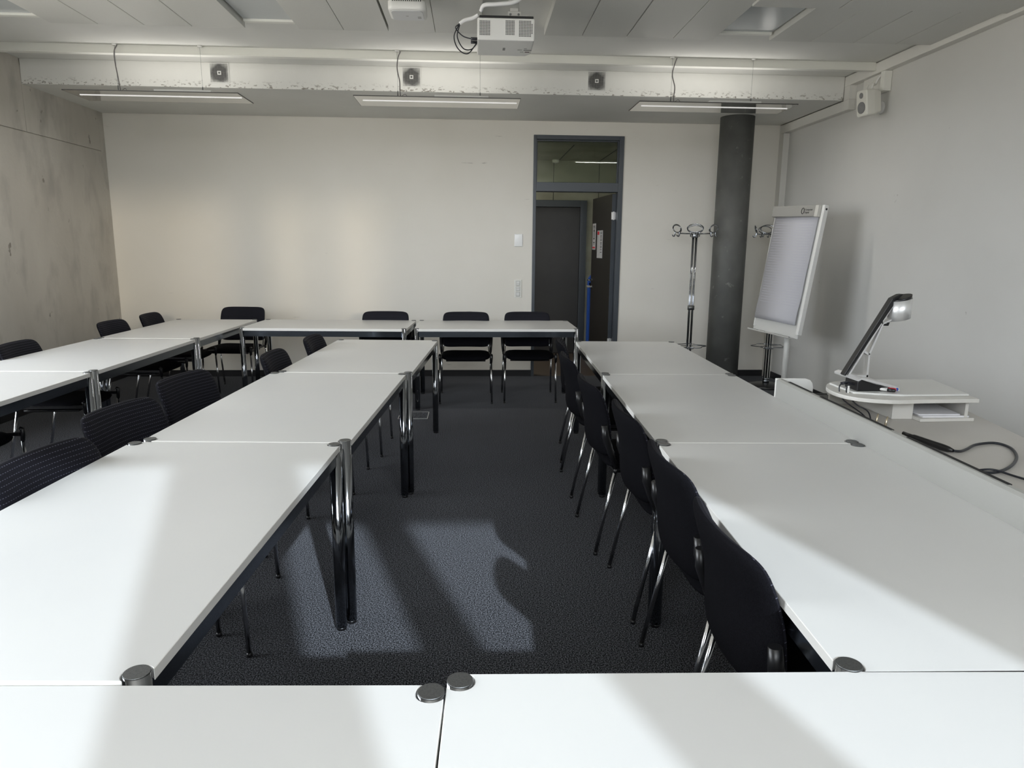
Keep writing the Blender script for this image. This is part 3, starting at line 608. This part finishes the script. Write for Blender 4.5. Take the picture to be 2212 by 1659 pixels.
M_pad = noisy('ruled_paper', (.62, .62, .66), (.64, .64, .68), 3, .8)
overlay(M_pad, (.48, .48, .54), 1, .5, .5)
bm = bmesh.new(); N = 24; f0, f1 = [], []
for i in range(N+1):
    q = i/N; z = hh-.10-(2*hh-.23)*q; bulge = .006*math.sin(q*PI*5)*(q**2)+.01*q
    for s, lst in ((0, f0), (1, f1)): lst.append([bm.verts.new((x, -.006-bulge-(.006 if s == 0 else 0), z)) for x in (-hw+.02, hw-.052)])
for i in range(N):
    for lst in (f0, f1): fc = bm.faces.new((lst[i][0], lst[i][1], lst[i+1][1], lst[i+1][0])); fc.smooth = True
    for c in (0, 1): bm.faces.new((f0[i][c], f0[i+1][c], f1[i+1][c], f1[i][c]))
bm.faces.new((f0[N][0], f0[N][1], f1[N][1], f1[N][0]))
M_line = mat('faint_ruling', (.50, .50, .57), .8)
pad = F('paper_pad', bm, mat('pad_paper', (.50, .50, .535), .8))
bm = bmesh.new()
for i in range(1, 34):
    q = i/40; z = hh-.10-(2*hh-.23)*q; bulge = .006*math.sin(q*PI*5)*(q**2)+.01*q
    box(bm, -hw+.045, hw-.09, -.0125-bulge, -.0119-bulge, z-.0012, z+.0012)
bm.transform(MF); link('ruled_lines', bm, M_line, pad)['kind'] = 'stuff'
bm = bmesh.new(); y = -.0236; box(bm, -.09, -.055, y, y+.002, -hh+.165, -hh+.178); box(bm, -.05, .07, y, y+.002, -hh+.168, -hh+.173); box(bm, .085, .092, y, y+.002, -hh+.162, -hh+.180); bm.transform(MF); link('printed_footer', bm, mat('footer_print', (.16, .20, .24), .7), pad)
bm = bmesh.new(); box(bm, -hw-.01, hw-.06, -.055, -.0, -hh+.008, -hh+.016); box(bm, -hw-.01, hw-.06, -.057, -.053, -hh+.008, -hh+.022); F('pen_tray', bm, M_alu, .002)
bm = bmesh.new()
for x0, x1 in ((-hw-.005, -hw+.10), (-hw+.14, -hw+.21), (.02, hw-.09)): box(bm, x0, x1, -.050, -.010, -hh+.0165, -hh+.020)
F('tray_slots', bm, M_slot)
for x in (-hw+.03, hw-.045): bm = bmesh.new(); lathe(bm, [(.008, 0), (.005, .004)], k=12); bm.transform(Matrix.Translation((x, -.001, -hh+.055)) @ Matrix.Rotation(PI/2, 4, 'X')); F('screw', bm, M_white)
bm = bmesh.new(); lathe(bm, [(.010, 0), (.008, .003)], k=14); bm.transform(Matrix.Translation((hw+.0045, .01, hh-.035)) @ Matrix.Rotation(PI/2, 4, 'Y')); F('rail_screw', bm, M_bp)
bm = bmesh.new(); tube(bm, [(.036*math.cos(q)*.5+.0, 0, .036*math.sin(q)*.7) for q in [2*PI*k/20 for k in range(20)]], .0028, 6, closed=True); bm.transform(Matrix.Translation((.105, -.0462, hh-.055))); F('logo_ring', bm, M_slot)
for s_, dz in (('Computer', .006), ('Digital', -.018)):
    text_mesh('logo_text', s_, .024, MF @ Matrix.Translation((.130, -.0458, hh-.058+dz)) @ Matrix.Rotation(PI/2, 4, 'X'), M_slot, t)
bm = bmesh.new(); tube(bm, [(.045, .10, .03), (.045, .10, .92)], .0275, 20); tube(bm, [(.045, .10, .90), (.045, .10, 1.25)], .022, 20); link('post', bm, mat('post_white', (.66, .66, .64), .35), t)
bm = bmesh.new(); tube(bm, [(.045, .06, .80), (.045, .03, .80)], .010, 12); link('clamp_knob', bm, M_bp, t)
bm = bmesh.new(); box(bm, .02, .07, .03, .10, 1.05, 1.2); link('board_bracket', bm, M_grey, t, .003)
bm = bmesh.new(); lathe(bm, [(.28, 0), (.285, .012), (.25, .022), (.04, .035)], (.045, .10), 40); link('base', bm, mat('base_grey', (.30, .30, .29), .5), t)

# ------------------------------------------------------------------ teacher's desk with a fascia behind the right-hand row
t = thing('desk', 'grey teacher desk with a raised front fascia beside the right-hand row', 'desk', (1.55, 2.6, 0))
dk = Vector((1.55, 2.6, 0))
def P2(*q): return [(x-dk.x, y-dk.y) for x, y in q]
bm = bmesh.new(); prism(bm, P2((1.548, 3.50), (2.06, 3.52), (2.30, 3.44), (2.365, 3.30), (2.31, 3.05), (2.226, 2.65), (2.13, 2.2), (2.06, 1.75), (2.02, 1.35), (1.47, 1.35)), .715, .740); link('desktop', bm, M_desk, t, .002)
a = math.radians(2.1)
MFa = Matrix.Translation((1.518-dk.x, 3.425-dk.y, 0)) @ Matrix.Rotation(-a, 4, 'Z')
bm = bmesh.new(); box(bm, 0, .020, -2.1, 0, .70, .838); prism(bm, [(0, .838), (.020, .838), (.030, .845), (.012, .845)], -2.1, 0, 0, Matrix(((1, 0, 0, 0), (0, 0, 1, 0), (0, 1, 0, 0), (0, 0, 0, 1)))); bm.transform(MFa); fa = link('front_fascia', bm, M_fascia, t, .001)
bm = bmesh.new(); box(bm, .020, .034, -2.1, 0, .744, .752)
bm.transform(MFa); link('fascia_ledge', bm, M_fascia, t)
for y0, y1 in ((-.35, -.09), (-1.02, -.44), (-1.62, -1.12)):
    bm = bmesh.new(); box(bm, .021, .034, y0, y1, .832, .8465); bm.transform(MFa); link('cable_slot', bm, M_slot, t)
bm = bmesh.new(); prism(bm, [(x, z) for x, z in ((.0, .70), (.19, .70), (.19, .800), (.185, .822), (.172, .838), (.15, .845), (.0, .845))], 0, .018, 0, Matrix(((1, 0, 0, 0), (0, 0, 1, 0), (0, 1, 0, 0), (0, 0, 0, 1)))); bm.transform(MFa); link('end_panel', bm, M_white, t, .003)
for x0, y0, x1, y1 in ((1.62, 3.3, 1.66, 3.34), (2.2, 3.2, 2.24, 3.24), (1.6, 1.5, 1.64, 1.54), (1.95, 1.5, 1.99, 1.54)): B('leg', x0-dk.x, x1-dk.x, y0-dk.y, y1-dk.y, 0, .715, M_grey, t, .003)
t = thing('cable_tray_cover', 'black open cable flap on the desk behind the white end panel', 'cable flap', (1.70, 3.44, .741)); B('flap', -.06, .11, -.06, .05, 0, .010, M_bp, t, .002); B('rim', -.07, .12, .05, .056, 0, .014, M_cap, t)
t = thing('audio_plugs', 'pair of small brass plugs standing at the fascia slot', 'plugs', (1.715, 2.84, .741))
for dx, dy in ((0, .02), (.012, -.03)): bm = bmesh.new(); tube(bm, [(dx, dy, 0), (dx+.004, dy, .03), (dx+.01, dy+.003, .055)], [.0055, .0045, .003], 10); link('plug', bm, mat('brass', (.75, .66, .50), .3, 1), t)

# monitor riser on the desk
pl = Vector((1.95, 3.1, .741)); t = thing('desk_riser', 'white two-level riser on the desk carrying the document camera', 'riser', pl)
def Q(*q): return [(x-pl.x, y-pl.y) for x, y in q]
curve = [tuple(p[:2]) for p in bez([(1.955, 2.905, 0), (1.80, 2.895, 0), (1.68, 2.95, 0), (1.635, 3.06, 0), (1.66, 3.20, 0), (1.75, 3.32, 0), (1.88, 3.36, 0)], 5)]
bm = bmesh.new(); prism(bm, Q(*([(2.205, 2.915), (2.275, 3.36)]+curve[::-1])), .090, .107); link('top_board', bm, M_desk2, t, .0015)
B('support_block', 1.865-pl.x, 1.960-pl.x, 2.99-pl.y, 3.006-pl.y, 0, .090, M_desk2, t, .001)
B('support_panel', 1.865-pl.x, 1.880-pl.x, 3.006-pl.y, 3.32-pl.y, 0, .090, M_desk2, t, .001); B('support_panel', 1.945-pl.x, 1.960-pl.x, 3.006-pl.y, 3.32-pl.y, 0, .090, M_desk2, t, .001)
B('back_panel', 1.74-pl.x, 1.86-pl.x, 3.31-pl.y, 3.325-pl.y, 0, .090, M_desk2, t, .001); B('back_panel', 1.965-pl.x, 2.20-pl.x, 3.31-pl.y, 3.325-pl.y, 0.016, .090, M_desk2, t, .001)
bm = bmesh.new(); prism(bm, Q((2.175, 2.955), (2.190, 2.955), (2.245, 3.32), (2.230, 3.32)), .0, .090); link('side_panel', bm, M_desk2, t, .001)
bm = bmesh.new(); prism(bm, Q((1.962, 2.935), (2.215, 2.945), (2.212, 2.954), (2.173, 2.956), (2.227, 3.31), (1.962, 3.31)), .0, .014); link('shelf', bm, M_desk2, t, .001)
t = thing('paper_stack', 'stack of white sheets on the lower shelf of the riser', 'paper', (2.08, 3.1, .7555)); bm = bmesh.new(); prism(bm, [(-.095, -.145), (.118, -.143), (.09+.0, -.138), (.125, .15), (-.095, .15)], 0, .0075)
prism(bm, [(-.105, -.13), (.085, -.13), (.12, .15), (-.105, .15)], .0076, .0125); link('sheets', bm, M_paper, t)

# document camera
t = thing('document_camera', 'silver and black document camera with a slanted arm on the riser', 'document camera', (1.80, 3.15, .8485))
dc = Vector((1.80, 3.15, .8485))
def XZ(q, y0, y1, m, name, bv=0, par=None):   # polygon in the x-z plane, extruded in y
    bm = bmesh.new(); prism(bm, [(x-dc.x, z-dc.z) for x, z in q], y0, y1, 0, Matrix(((1, 0, 0, 0), (0, 0, 1, 0), (0, 1, 0, 0), (0, 0, 0, 1)))); return link(name, bm, m, par or t, bv)
bm = bmesh.new(); prism(bm, [(x-dc.x, y-dc.y) for x, y in ((1.70, 3.03), (1.80, 2.99), (1.895, 2.965), (2.20, 2.975), (2.265, 3.335), (1.93, 3.335), (1.70, 3.25))], .0, .009); link('work_surface', bm, mat('visualizer_plate', (.70, .70, .68), .35), t, .003)
XZ([(1.722, .858), (1.722, .900), (1.735, .911), (1.87, .868), (1.875, .858)], -.11, .0, M_bp, 'control_box', .003)
XZ([(1.720, .904), (1.720, .914), (1.738, .921), (1.880, .886), (1.912, .875), (1.915, .8585), (1.890, .8585), (1.880, .873), (1.735, .912)], -.116, .10, M_alu, 'box_cover')
XZ([(1.704, .916), (1.712, .911), (1.920, 1.262), (1.946, 1.288), (1.930, 1.286), (1.896, 1.268)], -.018, .018, M_bp, 'arm_spine', .002)
XZ([(1.722, .912), (1.731, .912), (1.905, 1.236), (1.905, 1.252)], -.017, .017, M_alu, 'arm_rail')
XZ([(1.735, .905), (1.722, .905), (1.722, .915), (1.820, .915), (1.820, .905)], -.017, .017, M_alu, 'arm_foot')
XZ([(1.812, .905), (1.820, .905), (1.820, 1.012), (1.868, 1.150), (1.915, 1.172), (1.915, 1.180), (1.862, 1.155), (1.812, 1.015)], -.017, .017, M_alu, 'arm_strut')
XZ([(1.812, 1.006), (1.820, 1.013), (1.795, 1.028), (1.790, 1.020)], -.017, .017, M_alu, 'arm_brace'); XZ([(1.862, 1.150), (1.868, 1.156), (1.858, 1.168), (1.852, 1.160)], -.017, .017, M_alu, 'arm_brace')
bm = bmesh.new(); rs = []
for z0, sl in ((1.172, 0), (1.262, 0)):
    rs.append([bm.verts.new((1.945+.046*math.cos(q)-dc.x, .052*math.sin(q), z0+.25*(.042*math.cos(q))-dc.z)) for q in [2*PI*k/28 for k in range(28)]])
rings(bm, rs); link('camera_head', bm, M_alu, t)
bm = bmesh.new(); rs = []
for z0 in (1.262, 1.274): rs.append([bm.verts.new((1.945+.042*math.cos(q)-dc.x, .052*math.sin(q), z0+.35*(.042*math.cos(q))-dc.z)) for q in [2*PI*k/28 for k in range(28)]])
rings(bm, rs); link('head_cover', bm, M_bp, t)
bm = bmesh.new(); lathe(bm, [(.018, 0), (.014, -.015)], (1.885-dc.x, 0), 16); link('lens', bm, M_bp, t, 0, (0, 0, 1.158-dc.z))
bm = bmesh.new()
tube(bm, bez([(1.735-dc.x, -.06, .035), (1.69-dc.x, -.06, .04), (1.665-dc.x, -.06, .02), (1.67-dc.x, -.09, -.03), (1.70-dc.x, -.20, -.07), (1.71-dc.x, -.25, -.095)]), .003, 8)
tube(bm, bez([(1.735-dc.x, -.08, .030), (1.70-dc.x, -.08, .036), (1.685-dc.x, -.09, .0), (1.70-dc.x, -.15, -.04), (1.735-dc.x, -.19, -.065), (1.71-dc.x, -.27, -.10)]), .003, 8)
tube(bm, [(1.70-dc.x, -.06, .040), (1.672-dc.x, -.06, .036)], .007, 10)
link('cables', bm, M_cable, t); B('cable_tag', 1.684-dc.x, 1.692-dc.x, -.10, -.096, -.005, .032, M_white, t, .001)
for k, (nm, m, lab, x, y) in enumerate((('marker_pen', M_bp, 'black capped marker on the riser', 1.875, 3.005), ('marker_pen', M_red, 'red capped marker between the black and blue ones', 1.888, 3.022), ('marker_pen', M_blue, 'blue capped marker on the riser', 1.905, 3.035))):
    p = thing(nm, lab, 'marker', (x, y, .8675), math.radians(-42), 'markers on the riser'); bm = bmesh.new(); tube(bm, [(-.085, 0, 0), (-.03, 0, 0)], .0068, 12); link('barrel', bm, M_white, p); bm = bmesh.new(); tube(bm, [(-.03, 0, 0), (-.0, 0, 0), (.004, 0, 0)], [.0078, .0078, .004], 12); link('cap', bm, m, p)

# cables on the desk
t = thing('cable_adapter', 'black cable with an inline adapter looping over the desk', 'cable', (1.75, 2.5, .741)); q0 = Vector((1.75, 2.5, 0)); 
bm = bmesh.new(); tube(bm, bez([(x-q0.x, y-q0.y, z) for x, y, z in ((1.777, 2.447, .012), (1.81, 2.455, .008), (1.86, 2.49, .006), (1.94, 2.55, .006), (2.03, 2.57, .006), (2.04, 2.50, .006), (1.97, 2.38, .006), (1.86, 2.27, .006), (1.76, 2.21, .006), (1.70, 2.22, .007), (1.66, 2.26, .012))]), .0052, 10); link('cable', bm, M_cable, t)
bm = bmesh.new(); tube(bm, [(-.05, .14, .03), (-.035, .105, .024), (-.03, .10, .022), (.0, .03, .016), (.012, -.01, .014), (.020, -.035, .013), (.027, -.053, .012)], [.007, .009, .0125, .0125, .0135, .0115, .006], 12); link('adapter_body', bm, M_bp, t)
t = thing('power_cable', 'black power cable with a square plug leaving by the right edge', 'cable', (1.68, 2.2, .741)); q0 = Vector((1.68, 2.2, 0))
bm = bmesh.new(); tube(bm, bez([(x-q0.x, y-q0.y, z) for x, y, z in ((1.665, 2.255, .012), (1.70, 2.235, .006), (1.76, 2.22, .012), (1.80, 2.16, .006), (1.84, 2.05, .006), (1.95, 1.8, .006))]), .0038, 8); link('cable', bm, M_cable, t); bm = bmesh.new(); box(bm, -.02, .012, .045, .075, .0, .022); link('plug', bm, M_bp, t, .004)
t = thing('network_cable', 'thin black cable along the fascia top at the right edge', 'cable', (1.62, 1.95, .741)); 
bm = bmesh.new(); tube(bm, [(.03, .20, .03), (.02, .09, .035)], .008, 10); link('plug', bm, M_bp, t); bm = bmesh.new(); tube(bm, bez([(.02, .09, .035), (.015, .0, .03), (.02, -.15, .01), (.03, -.4, .006)]), .0045, 8); link('cable', bm, M_cable, t)

# drop labels that are empty
for o in bpy.data.objects:
    if 'label' in o and not o['label']: del o['label']
